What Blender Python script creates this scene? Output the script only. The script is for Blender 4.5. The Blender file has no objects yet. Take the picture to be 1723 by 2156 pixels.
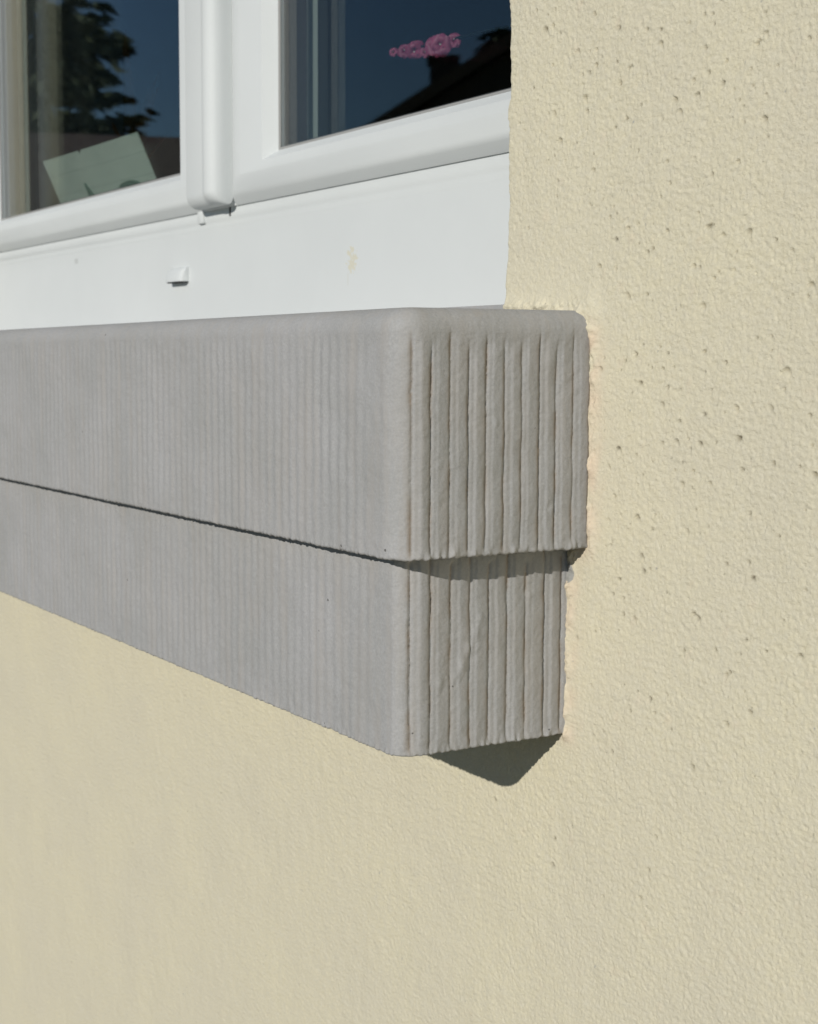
import bpy, bmesh, math, random
import numpy as np
from mathutils import Vector, Matrix, Quaternion

S = bpy.context.scene
COL = S.collection
rng = np.random.default_rng(7)
random.seed(7)

# ------------------------------------------------------------------ camera
cam_data = bpy.data.cameras.new('camera')
cam = bpy.data.objects.new('camera', cam_data); COL.objects.link(cam)
R = ((0.5309856961, -0.0836115134, 0.8432456969),
     (0.8473705137, 0.0474929859, -0.5288739253),
     (0.0041716933, 0.9953660287, 0.0960680275))
m = Matrix(R).to_4x4(); m.translation = Vector((0.750394, -0.585862, 0.231840))
cam.matrix_world = m
cam_data.sensor_fit = 'VERTICAL'; cam_data.sensor_height = 36.0
cam_data.lens = 3207.12 / 2156.0 * 36.0
cam_data.clip_start = 0.02; cam_data.clip_end = 2000
cam_data.dof.use_dof = True
cam_data.dof.focus_distance = 0.88
cam_data.dof.aperture_fstop = 20.0
S.camera = cam

# ------------------------------------------------------------------ light
SUN = Vector((0.0575, -0.1226, 0.0505)).normalized()
world = bpy.data.worlds.new('World'); S.world = world; world.use_nodes = True
wn = world.node_tree.nodes; wl = world.node_tree.links
bg = wn['Background']
sky = wn.new('ShaderNodeTexSky'); sky.sky_type = 'NISHITA'; sky.sun_disc = False
sky.sun_elevation = math.asin(SUN.z); sky.sun_rotation = math.atan2(SUN.x, SUN.y)
sky.altitude = 600; sky.air_density = 1.0; sky.dust_density = 0.0; sky.ozone_density = 4.0
wl.new(sky.outputs[0], bg.inputs[0]); bg.inputs[1].default_value = 0.05
sd = bpy.data.lights.new('sun', 'SUN'); sd.energy = 2.98; sd.angle = math.radians(0.53); sd.color = (1.0, 0.955, 0.88)
sun = bpy.data.objects.new('sun', sd); COL.objects.link(sun)
sun.rotation_euler = (-SUN).to_track_quat('-Z', 'Y').to_euler(); sun.location = (3, -7, 4)
S.view_settings.view_transform = 'Standard'; S.view_settings.look = 'None'
S.view_settings.exposure = 0.13; S.view_settings.gamma = 1.0; S.view_settings.use_curve_mapping = False
S.render.engine = 'CYCLES'
S.cycles.use_denoising = True; S.cycles.max_bounces = 10; S.cycles.transparent_max_bounces = 24

# ------------------------------------------------------------------ helpers
def tag(o, label=None, cat=None, group=None, kind=None):
    if label: o['label'] = label
    if cat: o['category'] = cat
    if group: o['group'] = group
    if kind: o['kind'] = kind
    return o

def empty(name, loc=(0, 0, 0)):
    o = bpy.data.objects.new(name, None); COL.objects.link(o); o.location = loc; o.empty_display_size = 0.05
    return o

def link(name, me, mat, parent=None):
    o = bpy.data.objects.new(name, me); COL.objects.link(o)
    if mat: me.materials.append(mat)
    if parent:
        o.parent = parent
        o.matrix_parent_inverse = Matrix.Translation(parent.location).inverted()
    return o

def np_mesh(name, verts, quads, extra=(), smooth=True, sharp=None):
    """mesh from numpy verts (n,3) and quads (m,4) plus a few ngons"""
    me = bpy.data.meshes.new(name)
    quads = np.asarray(quads, dtype=np.int32).reshape(-1, 4)
    nq = len(quads); ex = [list(e) for e in extra]
    loops = np.concatenate([quads.ravel()] + [np.asarray(e, np.int32) for e in ex]) if ex else quads.ravel()
    starts = list(range(0, nq * 4, 4)) if ex else None
    st = np.arange(nq, dtype=np.int32) * 4
    if ex:
        c = nq * 4; s2 = []
        for e in ex: s2.append(c); c += len(e)
        st = np.concatenate([st, np.asarray(s2, np.int32)])
    me.vertices.add(len(verts)); me.vertices.foreach_set('co', np.asarray(verts, np.float32).ravel())
    me.loops.add(len(loops)); me.loops.foreach_set('vertex_index', loops.astype(np.int32))
    me.polygons.add(len(st)); me.polygons.foreach_set('loop_start', st.astype(np.int32))
    sm = np.full(len(st), smooth, dtype=bool)
    if ex: sm[nq:] = False
    me.polygons.foreach_set('use_smooth', sm)
    me.update(calc_edges=True)
    if sharp is not None: me.set_sharp_from_angle(angle=math.radians(sharp))
    return me

def bm_mesh(name, bm, smooth=False, sharp=None):
    me = bpy.data.meshes.new(name)
    bmesh.ops.recalc_face_normals(bm, faces=bm.faces)
    for f in bm.faces: f.smooth = smooth or sharp is not None
    bm.to_mesh(me); bm.free()
    if sharp is not None: me.set_sharp_from_angle(angle=math.radians(sharp))
    return me

def box_bm(x0, x1, y0, y1, z0, z1, bevel=0.0, bm=None, segs=2):
    b = bmesh.new()
    vs = [b.verts.new((x, y, z)) for x in (x0, x1) for y in (y0, y1) for z in (z0, z1)]
    for f in ((0, 1, 3, 2), (4, 6, 7, 5), (0, 4, 5, 1), (2, 3, 7, 6), (0, 2, 6, 4), (1, 5, 7, 3)):
        b.faces.new([vs[i] for i in f])
    if bevel: bmesh.ops.bevel(b, geom=list(b.edges), offset=bevel, segments=segs, profile=0.5, affect='EDGES')
    if bm is None: return b
    tmp = bpy.data.meshes.new('tmp'); b.to_mesh(tmp); b.free(); bm.from_mesh(tmp); bpy.data.meshes.remove(tmp)
    return bm

def sstep(a, b, x):
    t = np.clip((x - a) / (b - a), 0, 1); return t * t * (3 - 2 * t)

# band limited random field on a periodic grid, sampled bilinearly
class Field:
    def __init__(self, w, h, step, bands, seed, stretch=1.0, shear=0.0):
        nx, nz = int(w / step), int(h / step); self.nx, self.nz, self.step = nx, nz, step
        r = np.random.default_rng(seed)
        F = np.fft.rfft2(r.standard_normal((nz, nx)).astype(np.float32))
        fz = np.fft.fftfreq(nz, step)[:, None]; fx = np.fft.rfftfreq(nx, step)[None, :]
        f = np.sqrt((fx + shear * fz) ** 2 + (fz * stretch) ** 2) + 1e-9
        self.maps = []
        for lam, width, std in bands:
            G = np.exp(-(np.log(f * lam) / width) ** 2) * lam ** 0.0 / np.sqrt(f)
            a = np.fft.irfft2(F * G, s=(nz, nx)); a = a / a.std() * std
            self.maps.append(a.astype(np.float32))
        self.sum = sum(self.maps)
    def at(self, x, z, a=None):
        a = self.sum if a is None else self.maps[a]
        u = np.asarray(x) / self.step; v = np.asarray(z) / self.step
        i = np.floor(u).astype(int); j = np.floor(v).astype(int); du = u - i; dv = v - j
        i0, i1, j0, j1 = i % self.nx, (i + 1) % self.nx, j % self.nz, (j + 1) % self.nz
        return (a[j0, i0] * (1 - du) * (1 - dv) + a[j0, i1] * du * (1 - dv) + a[j1, i0] * (1 - du) * dv + a[j1, i1] * du * dv)

# ------------------------------------------------------------------ materials
def mat(name, color, rough=0.6, spec=0.5):
    M = bpy.data.materials.new(name); M.use_nodes = True
    p = M.node_tree.nodes['Principled BSDF']
    p.inputs['Base Color'].default_value = (*color, 1); p.inputs['Roughness'].default_value = rough
    p.inputs['Specular IOR Level'].default_value = spec
    return M

def nd(M, t, **kw):
    n = M.node_tree.nodes.new(t)
    for k, v in kw.items(): setattr(n, k, v)
    return n

def noise(M, vec, scale, detail=3.0, rough=0.55):
    n = nd(M, 'ShaderNodeTexNoise'); n.inputs['Scale'].default_value = scale
    n.inputs['Detail'].default_value = detail; n.inputs['Roughness'].default_value = rough
    if vec: M.node_tree.links.new(vec, n.inputs['Vector'])
    return n.outputs['Fac']

def ramp(M, fac, stops):
    r = nd(M, 'ShaderNodeValToRGB'); e = r.color_ramp.elements
    while len(e) < len(stops): e.new(0.5)
    for k, (p, c) in enumerate(stops):
        e[k].position = p; e[k].color = (*c, 1) if len(c) == 3 else c
    M.node_tree.links.new(fac, r.inputs['Fac']); return r.outputs['Color']

def mixc(M, fac, a, b, mode='MIX'):
    n = nd(M, 'ShaderNodeMix', data_type='RGBA', blend_type=mode)
    for s, v in ((n.inputs[0], fac), (n.inputs[6], a), (n.inputs[7], b)):
        if isinstance(v, (int, float)): s.default_value = v
        elif isinstance(v, tuple): s.default_value = (*v, 1)
        else: M.node_tree.links.new(v, s)
    return n.outputs[2]

def math_(M, op, a, b=None, c=None):
    n = nd(M, 'ShaderNodeMath', operation=op)
    for s, v in zip(n.inputs, (a, b, c)):
        if v is None: continue
        if isinstance(v, (int, float)): s.default_value = v
        else: M.node_tree.links.new(v, s)
    return n.outputs[0]

def setin(M, name, v): M.node_tree.links.new(v, M.node_tree.nodes['Principled BSDF'].inputs[name])
def bump(M, h, strength, dist):
    b = nd(M, 'ShaderNodeBump'); b.inputs['Strength'].default_value = strength; b.inputs['Distance'].default_value = dist
    M.node_tree.links.new(h, b.inputs['Height']); setin(M, 'Normal', b.outputs[0])
def objco(M): return nd(M, 'ShaderNodeTexCoord').outputs['Object']
def stretch(M, vec, s):
    n = nd(M, 'ShaderNodeMapping'); n.inputs['Scale'].default_value = s
    M.node_tree.links.new(vec, n.inputs['Vector']); return n.outputs[0]

# cream render: colour wanders a little, pinkish where the top coat is thin
WALL = mat('cream_render', (0.60, 0.54, 0.375), 0.85, 0.25)
v = objco(WALL)
c1 = ramp(WALL, noise(WALL, v, 9, 4), [(0.35, (0.630, 0.584, 0.450)), (0.65, (0.658, 0.608, 0.452))])
c2 = mixc(WALL, ramp(WALL, noise(WALL, v, 160, 3), [(0.40, (0, 0, 0)), (0.7, (1, 1, 1))]), c1, mixc(WALL, 0.5, c1, (0.62, 0.585, 0.475)))
wg = ramp(WALL, noise(WALL, v, 700, 4, 0.7), [(0.3, (0.90, 0.90, 0.89)), (0.7, (1.08, 1.08, 1.08))])
c2 = mixc(WALL, 0.8, c2, wg, 'MULTIPLY')
at = nd(WALL, 'ShaderNodeAttribute', attribute_name='thin_coat')
c3 = mixc(WALL, at.outputs['Fac'], c2, (0.67, 0.53, 0.40))
at2 = nd(WALL, 'ShaderNodeAttribute', attribute_name='grey_smear')
c4 = mixc(WALL, at2.outputs['Fac'], c3, (0.33, 0.33, 0.315))
at3 = nd(WALL, 'ShaderNodeAttribute', attribute_name='pit_dark')
c5 = mixc(WALL, at3.outputs['Fac'], c4, (0.10, 0.085, 0.055))  # darker brown just under each pit's upper edge
setin(WALL, 'Base Color', c5)
bump(WALL, math_(WALL, 'ADD', math_(WALL, 'MULTIPLY', noise(WALL, v, 520, 4, 0.65), 0.7), noise(WALL, stretch(WALL, v, (0.8, 1, 1.15)), 230, 3, 0.6)), 0.8, 0.0011)

GREY = mat('grey_masonry_paint', (0.37, 0.368, 0.355), 0.75, 0.3)
v = objco(GREY)
g1 = ramp(GREY, noise(GREY, v, 14, 5, 0.6), [(0.3, (0.345, 0.346, 0.340)), (0.7, (0.392, 0.390, 0.390))])
gn = ramp(GREY, noise(GREY, v, 650, 4, 0.7), [(0.3, (0.86, 0.86, 0.86)), (0.7, (1.12, 1.12, 1.12))])
g1 = mixc(GREY, 0.8, g1, gn, 'MULTIPLY')
g2 = mixc(GREY, ramp(GREY, noise(GREY, stretch(GREY, v, (120, 120, 12)), 1.0, 3), [(0.45, (0, 0, 0)), (0.75, (0.55, 0.55, 0.55))]), g1, (0.385, 0.362, 0.335))
vo = nd(GREY, 'ShaderNodeTexVoronoi'); vo.inputs['Scale'].default_value = 75; GREY.node_tree.links.new(v, vo.inputs['Vector'])
pore = math_(GREY, 'MULTIPLY', math_(GREY, 'LESS_THAN', vo.outputs['Distance'], 0.065), math_(GREY, 'GREATER_THAN', noise(GREY, v, 28, 2), 0.63))
ga = nd(GREY, 'ShaderNodeAttribute', attribute_name='groove_grime_shade')
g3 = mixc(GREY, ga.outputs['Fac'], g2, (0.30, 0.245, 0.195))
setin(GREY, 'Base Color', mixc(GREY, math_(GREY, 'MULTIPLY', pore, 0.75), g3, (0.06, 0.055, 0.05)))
bump(GREY, noise(GREY, stretch(GREY, v, (1, 1, 1.6)), 420, 5, 0.7), 0.55, 0.0007)

PVC = mat('white_plastic', (0.66, 0.68, 0.68), 0.62, 0.2)
v = objco(PVC)
p1 = ramp(PVC, noise(PVC, v, 6, 4), [(0.35, (0.612, 0.637, 0.636)), (0.7, (0.645, 0.670, 0.668))])
def blob(M, v, x, z, rx, rz, wob):
    sx = nd(M, 'ShaderNodeSeparateXYZ'); M.node_tree.links.new(v, sx.inputs[0])
    dx = math_(M, 'DIVIDE', math_(M, 'SUBTRACT', sx.outputs[0], x), rx); dz = math_(M, 'DIVIDE', math_(M, 'SUBTRACT', sx.outputs[2], z), rz)
    d = math_(M, 'ADD', math_(M, 'POWER', math_(M, 'ABSOLUTE', dx), 2.0), math_(M, 'POWER', math_(M, 'ABSOLUTE', dz), 4.0))
    d = math_(M, 'ADD', d, math_(M, 'MULTIPLY', math_(M, 'SUBTRACT', noise(M, v, 240, 5), 0.5), wob))
    return ramp(M, d, [(0.45, (1, 1, 1)), (1.0, (0, 0, 0))])
p2 = mixc(PVC, math_(PVC, 'MULTIPLY', blob(PVC, v, -0.3902, 0.3210, 0.0075, 0.0105, 9.0), 0.65), p1, (0.60, 0.56, 0.41))
p3 = mixc(PVC, math_(PVC, 'MULTIPLY', blob(PVC, v, -0.3977, 0.3050, 0.0016, 0.0060, 1.2), 0.35), p2, (0.55, 0.55, 0.50))
p4 = mixc(PVC, math_(PVC, 'MULTIPLY', blob(PVC, v, -1.068, 0.3568, 0.007, 0.0035, 1.5), 0.5), p3, (0.40, 0.41, 0.40))
setin(PVC, 'Base Color', p4)
bump(PVC, noise(PVC, v, 25, 2), 0.06, 0.004)

def glass_mat(name, tint):
    M = bpy.data.materials.new(name); M.use_nodes = True
    n = M.node_tree.nodes; l = M.node_tree.links; n.remove(n['Principled BSDF'])
    lw = n.new('ShaderNodeLayerWeight'); lw.inputs['Blend'].default_value = 0.5
    p5 = math_(M, 'POWER', lw.outputs['Facing'], 5.0); f = math_(M, 'MULTIPLY_ADD', p5, 0.957, 0.043)
    t = n.new('ShaderNodeBsdfTransparent'); t.inputs[0].default_value = (*tint, 1)
    g = n.new('ShaderNodeBsdfGlossy'); g.inputs['Roughness'].default_value = 0.0; g.inputs[0].default_value = (1, 1, 1, 1)
    mx = n.new('ShaderNodeMixShader'); l.new(f, mx.inputs[0]); l.new(t.outputs[0], mx.inputs[1]); l.new(g.outputs[0], mx.inputs[2])
    l.new(mx.outputs[0], n['Material Output'].inputs[0]); return M
GLASS = glass_mat('window_glass', (0.93, 0.955, 0.945))
RUBBER = mat('dark_rubber', (0.03, 0.03, 0.03), 0.6)
GASK = mat('grey_gasket', (0.30, 0.30, 0.29), 0.6)
ALU = mat('dark_spacer', (0.06, 0.06, 0.065), 0.5)
DARKJ = mat('dark_joint', (0.05, 0.05, 0.05), 0.8)
ROOM = mat('dim_room_paint', (0.16, 0.15, 0.14), 0.9)
setin(ROOM, 'Base Color', ramp(ROOM, noise(ROOM, objco(ROOM), 1.5, 3), [(0.3, (0.22, 0.225, 0.23)), (0.7, (0.27, 0.275, 0.28))]))
FLOORM = mat('dark_floorboards', (0.09, 0.06, 0.04), 0.6)
setin(FLOORM, 'Base Color', ramp(FLOORM, noise(FLOORM, stretch(FLOORM, objco(FLOORM), (1, 12, 1)), 3, 4), [(0.3, (0.06, 0.04, 0.03)), (0.7, (0.11, 0.08, 0.055))]))

# ------------------------------------------------------------------ setting
def struct(name, me, m, label=None):
    o = link(name, me, m); tag(o, label, None, None, 'structure'); return o
GRASS = mat('lawn', (0.06, 0.09, 0.03), 0.9)
setin(GRASS, 'Base Color', ramp(GRASS, noise(GRASS, objco(GRASS), 0.8, 6), [(0.3, (0.04, 0.065, 0.02)), (0.7, (0.085, 0.11, 0.04))]))
PAVE = mat('worn_asphalt', (0.10, 0.095, 0.09), 0.85)
setin(PAVE, 'Base Color', ramp(PAVE, noise(PAVE, objco(PAVE), 7, 6), [(0.3, (0.095, 0.080, 0.062)), (0.7, (0.135, 0.115, 0.09))]))
ZG = -1.25
bm = bmesh.new(); bmesh.ops.create_grid(bm, x_segments=2, y_segments=2, size=600); bmesh.ops.translate(bm, vec=(0, 0, ZG), verts=bm.verts)
struct('ground', bm_mesh('ground', bm), GRASS)
struct('path', bm_mesh('path', box_bm(-6, 6, -3.2, -0.02, ZG - 0.1, ZG + 0.03, 0.006)), PAVE)
# room behind the window
XL, XR, ZB, ZT = -1.485, -0.0655, 0.255, 1.60
def slab(name, *b, m=ROOM): struct(name, bm_mesh(name, box_bm(*b)), m)
slab('room_wall', -4.1, -4.0, 0.30, 5.0, ZG, 2.2)
slab('room_wall', 1.6, 1.7, 0.30, 5.0, ZG, 2.2)
slab('room_wall', -4.1, 1.7, 5.0, 5.1, ZG, 2.2)
slab('room_wall', -4.1, XL, 0.14, 0.30, ZG, 2.2)
slab('room_wall', XR + 0.006, 1.7, 0.14, 0.30, ZG, 2.2)
slab('room_wall', XL, XR + 0.006, 0.14, 0.30, ZG, 0.355)
slab('room_wall', XL, XR + 0.006, 0.14, 0.30, ZT, 2.2)
slab('room_floor', -4.1, 1.7, 0.14, 5.1, ZG - 0.1, ZG + 0.02, m=FLOORM)
slab('room_ceiling', -4.1, 1.7, 0.14, 5.1, 2.2, 2.3)

# ------------------------------------------------------------------ rendered wall
def wall_height():
    return Field(1.75, 1.40, 0.0008, [(0.0048, 0.40, 0.000105), (0.0024, 0.35, 0.000085), (0.020, 0.5, 0.00010), (0.09, 0.5, 0.00022)], 3, stretch=1.15, shear=0.35)
WF = wall_height()
PITS = np.array([(-34.8,453.1),(-24.2,448.3),(-16.7,450.3),(22.5,440.6),(116.3,422.6),(122.0,421.7),(162.1,415.1),(45.4,428.5),(69.5,423.1),(81.3,420.8),(82.0,413.2),(-11.8,435.3),(-18.4,441.1),(-25.9,440.8),(104.2,420.1),(123.9,416.1),(163.1,404.6),(157.3,401.9),(156.4,400.4),(193.0,396.8),(118.3,404.5),(24.4,419.4),(17.5,419.2),(6.8,421.9),(29.2,414.5),(43.4,409.0),(-19.2,417.3),(-1.1,412.5),(23.8,410.9),(54.4,404.1),(56.3,404.6),(134.7,394.8),(152.4,388.1),(171.3,386.5),(11.2,406.7),(17.8,406.9),(69.6,397.5),(121.2,391.3),(109.0,389.2),(132.1,384.1),(46.3,396.2),(47.1,396.8),(140.4,379.1),(153.8,379.0),(112.8,380.9),(164.0,373.1),(-38.3,406.5),(-3.6,399.3),(14.6,393.3),(-33.6,397.8),(65.1,381.4),(93.8,380.9),(99.0,373.6),(144.8,372.9),(-15.4,387.8),(-22.0,388.2),(16.0,385.0),(52.3,376.0),(42.3,371.8),(15.9,373.5),(-47.4,381.1),(148.6,360.6),(164.3,361.1),(166.0,351.1),(-9.4,371.1),(22.5,358.5),(63.1,356.0),(35.0,363.2),(-15.7,361.7),(-45.6,362.4),(-4.5,357.6),(88.7,347.2),(145.2,341.1),(22.7,349.4),(125.3,336.3),(-11.1,346.3),(91.7,334.8),(19.5,337.5),(23.9,336.2),(84.1,327.9),(-12.0,336.5),(31.9,330.9),(20.0,329.0),(42.0,325.7),(39.0,320.0),(114.6,316.5),(-41.4,319.4),(55.7,312.8),(65.1,314.2),(77.9,313.2),(121.5,308.3),(122.9,308.4),(125.1,308.7),(127.2,309.0),(134.6,303.5),(154.7,303.6),(155.4,304.1),(89.1,308.8),(45.3,307.1),(173.7,298.0),(65.4,302.9),(78.0,299.4),(73.6,298.0),(145.2,293.5),(185.5,292.0),(-26.0,309.0),(30.3,292.2),(45.5,289.5),(112.6,287.9),(112.6,287.1),(117.0,286.9),(143.7,284.0),(132.0,283.5),(129.2,280.3),(73.5,273.6),(77.6,269.7),(57.1,273.6),(98.2,263.5),(121.4,265.7),(198.8,274.5),(186.4,268.9),(196.6,268.3),(162.2,247.4),(172.2,248.0),(121.5,240.6),(123.0,240.6),(172.7,240.8),(70.3,244.7),(85.1,243.2),(92.4,239.7),(64.7,239.6),(55.7,235.5),(51.6,229.9),(75.5,232.6),(78.7,231.6),(88.3,231.1),(97.6,231.9),(139.1,234.8),(123.3,229.4),(69.3,223.3),(93.3,220.6),(182.4,220.9),(184.0,231.4),(36.0,237.0),(33.2,230.9),(88.9,211.0),(103.7,201.6),(89.8,188.9),(101.9,190.3),(110.8,191.9),(120.4,190.3),(133.1,190.8),(150.4,194.0),(151.5,194.5),(50.3,184.2),(67.5,180.8),(81.2,177.4),(106.3,178.4),(41.9,172.1),(99.8,173.5),(115.1,174.3),(73.4,169.5),(69.0,163.1),(106.9,166.4),(128.6,168.6),(114.2,164.5),(47.4,155.2),(152.7,177.5),(176.3,182.1),(174.1,210.8),(149.3,210.0),(139.0,207.3),(123.5,206.2),(200.8,207.9),(42.4,140.5),(69.2,144.9),(81.6,138.4),(111.9,140.1),(118.2,152.4),(83.7,146.8),(160.3,153.9),(199.8,159.0),(182.0,143.8),(46.3,127.2),(40.0,123.9),(72.9,122.2),(80.7,114.8),(74.7,113.7),(143.6,125.1),(160.6,127.9),(163.9,120.4),(163.2,119.9),(53.4,105.6),(56.9,94.8),(47.1,96.0),(201.7,118.0),(95.4,102.5),(118.6,94.2),(122.0,92.6),(140.2,97.9),(57.9,85.0),(67.5,84.4),(53.3,74.6),(36.3,72.6),(31.3,70.5),(13.7,64.5),(159.1,85.7),(174.5,81.6),(155.6,76.9),(110.9,72.1),(118.3,66.9),(136.1,76.6),(147.9,66.0),(145.1,64.2),(181.1,67.1),(159.4,57.2),(72.1,41.0),(83.5,39.3),(28.5,36.3),(59.7,42.4),(97.8,43.6),(164.4,46.8),(147.4,36.9),(87.1,31.0),(66.3,28.1),(195.3,181.0),(205.2,178.5),(202.6,192.5),(201.0,87.5),(198.6,83.7),(-71.8,-59.8),(49.1,0.5),(49.6,-0.8),(11.4,-56.2),(11.5,-57.9),(147.5,36.8),(164.6,46.8),(168.4,11.9),(121.2,6.7),(-7.9,-86.9),(90.7,-42.2),(85.3,-63.4),(42.8,-92.6),(77.7,-82.6),(-5.9,-69.0),(101.6,24.1)]) / 1000.0
def seg_dist(x, z, ax, az, bx, bz):
    dx, dz = bx - ax, bz - az; t = np.clip(((x - ax) * dx + (z - az) * dz) / (dx * dx + dz * dz), 0, 1)
    return np.hypot(x - ax - t * dx, z - az - t * dz)
LIP = [(-0.070, 0.2715, 0.012, 0.2670), (0.012, 0.2670, 0.0255, 0.2520), (0.0255, 0.2520, 0.0245, 0.1225), (0.0245, 0.1225, 0.0055, 0.1140), (0.0055, 0.1140, 0.0040, 0.0)]
def wall_h(x, z):
    n = WF.at(x + 1.4, z + 0.8)
    mid = WF.at(x + 1.4, z + 0.8, 2)
    smooth_l = 1.0 - 0.05 * sstep(-0.2, -0.9, x)
    # trowelled smoother near the sill
    d = np.full(x.shape, 9.0)
    for s in LIP: d = np.minimum(d, seg_dist(x, z, *s))
    near = np.exp(-(d / 0.020) ** 2)
    h = n * smooth_l * (1 - 0.45 * near)
    rag = np.clip(0.65 + mid / 0.00010 * 0.65 + WF.at(x * 1.0 + 0.5, z + 0.3, 0) / 0.000095 * 0.25, 0.05, 2.2)
    h = h + 0.0015 * np.exp(-(d / 0.0036) ** 2) * rag
    h = h + 0.0036 * np.exp(-(np.hypot(x - 0.0205, (z - 0.2640)) / 0.0100) ** 2) * (0.75 + 0.25 * np.clip(rag, 0, 1.5))
    return h, d
def wall_pits(x, z, h):
    k = 0
    r = np.random.default_rng(11)
    extra = []
    for _ in range(330):
        extra.append((r.uniform(-0.06, 0.22), r.uniform(-0.05, 0.47), 0))
    for _ in range(110):
        extra.append((r.uniform(-1.0, -0.05), r.uniform(-0.5, -0.01), 0))
    allp = [(a, b, 1) for a, b in PITS] + extra
    for (px, pz, real) in allp:
        rx = 0.00055 + 0.0010 * r.random() ** 1.6 if real else r.uniform(0.0004, 0.0007)
        rz = rx * r.uniform(0.65, 1.0); dep = r.uniform(0.0013, 0.0026) if real else r.uniform(0.0004, 0.0012)
        ang = r.uniform(0.1, 0.9); ca, sa = math.cos(ang), math.sin(ang); el = r.uniform(0.8, 1.5) if r.random() > 0.15 else r.uniform(1.8, 2.8)
        i0, i1 = np.searchsorted(XS, (px - 0.005, px + 0.005)); j0, j1 = np.searchsorted(ZS, (pz - 0.005, pz + 0.005))
        if i1 <= i0 or j1 <= j0: continue
        xx = x[j0:j1, i0:i1] - px; zz = z[j0:j1, i0:i1] - pz
        # a torn-out grain: a little lump with a sharp lower edge and a hollow under it
        ang = r.uniform(-0.45, 0.45); dx_, dz_ = -0.45 * math.cos(ang) + 0.89 * math.sin(ang), -0.89 * math.cos(ang) - 0.45 * math.sin(ang)
        t = (xx * dx_ + zz * dz_); w = (-xx * dz_ + zz * dx_)
        t = t - 0.35 * w * w / rx            # the edge is curved
        lat = np.exp(-(w / (rx * el)) ** 2)
        L = rx * r.uniform(1.1, 1.9)
        edge_ = 0.5 + 0.5 * np.tanh(t / 0.00030)
        hole = -dep * edge_ * np.exp(-(np.maximum(t, 0) / L) ** 2)
        lump = 0.18 * dep * (1 - edge_) * np.exp(-(np.minimum(t, 0) / (L * 0.9)) ** 2)
        h[j0:j1, i0:i1] += (hole + lump) * lat
        tint_mask = (edge_ * np.exp(-(np.maximum(t - 0.0003, 0) / (L * 0.95)) ** 2) * np.exp(-(w / (rx * el * 0.8)) ** 2)) * (r.uniform(0.6, 1.0) if real else 0.75 * r.random() ** 2)
        PD[j0:j1, i0:i1] = np.maximum(PD[j0:j1, i0:i1], tint_mask)
    return h
def spaced(a, b, s0, s1):
    out = [a]; x = a
    while x < b:
        t = (x - a) / (b - a); x += s0 + (s1 - s0) * t; out.append(x)
    out[-1] = b; return out
xr = spaced(-0.0625, 0.235, 0.00072, 0.00085)
xl = [-t for t in spaced(0.0625, 1.30, 0.0011, 0.0032)][1:][::-1]
xs = [-4.2, -3.0, -2.2, -1.8, -1.6, -1.485, -1.40] + xl + xr + [0.26, 0.32, 0.45, 0.7, 1.1, 1.8]
zs = [ZG - 0.1, -1.1, -0.9, -0.78] + spaced(-0.70, -0.14, 0.0016, 0.0009)[:-1] + spaced(-0.14, 0.475, 0.00072, 0.00074) + [0.5, 0.56, 0.7, 1.0, 1.3, 1.60, 1.8, 2.4]
XS = np.array(xs); ZS = np.array(zs)
X, Z = np.meshgrid(XS, ZS)
Hh, DL = wall_h(X, Z)
inside = ((X > -1.35) & (X < 0.3) & (Z > -0.74) & (Z < 0.55))
Hh = np.where(inside, Hh, Hh * 0.3)
PD = np.zeros(X.shape)
Hh = wall_pits(X, Z, Hh)
iE = int(np.argmin(np.abs(XS + 0.0625))); iW = int(np.argmin(np.abs(XS + 1.485)))
jB = int(np.searchsorted(ZS, 0.252)); jT = int(np.argmin(np.abs(ZS - 1.60)))
# wandering reveal edge
edge = 0.0009 * np.sin(ZS * 61 + 0.5) + 0.0005 * np.sin(ZS * 171) + WF.at(np.full(len(ZS), 0.31), ZS + 0.8, 2) * 3.5 + WF.at(np.full(len(ZS), 0.91), ZS + 0.8, 0) * 1.6
edge = edge - 0.0022 * (1 - sstep(0.26, 0.36, ZS))
edge = np.where((ZS > 0.2) & (ZS < 0.5), edge, 0)
fall = np.exp(-np.abs(X + 0.0625) / 0.006) * sstep(0.22, 0.25, Z)
Xd = X + edge[:, None] * fall
V = np.stack([Xd, -Hh, Z], -1)
nz, nx = X.shape
idx = np.arange(nz * nx).reshape(nz, nx)
q = np.stack([idx[:-1, :-1], idx[:-1, 1:], idx[1:, 1:], idx[1:, :-1]], -1)
keep = np.ones((nz - 1, nx - 1), bool); keep[jB:jT, iW:iE] = False
# part of the sheet that only lies behind the sill is left out
quads = q[keep]
verts = V.reshape(-1, 3)
# right reveal: rounded arris then the return to the window frame
rows = np.arange(jB, jT + 1); prof = []
r0 = 0.0030
for k in range(1, 7):
    a = k / 6 * math.pi / 2; prof.append((-r0 * math.sin(a), r0 * (1 - math.cos(a))))
for d in (0.006, 0.012, 0.02, 0.032, 0.05, 0.075, 0.10, 0.141): prof.append((-r0, d))
cols = [idx[rows, iE]]; add = []; base = len(verts)
ev = V[rows, iE]
for k, (ox, oy) in enumerate(prof):
    nn = WF.at(np.full(len(rows), 0.7 + oy), ZS[rows] + 0.8, 0) * 1.2
    p = np.stack([ev[:, 0] + ox + nn * 0.6, ev[:, 1] * max(0, 1 - k / 6) + oy, ev[:, 2]], -1)
    add.append(p); cols.append(np.arange(base, base + len(rows))); base += len(rows)
for a, b in zip(cols[:-1], cols[1:]):
    quads = np.concatenate([quads, np.stack([a[:-1], a[1:], b[1:], b[:-1]], -1)])
verts = np.concatenate([verts] + add)
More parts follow.
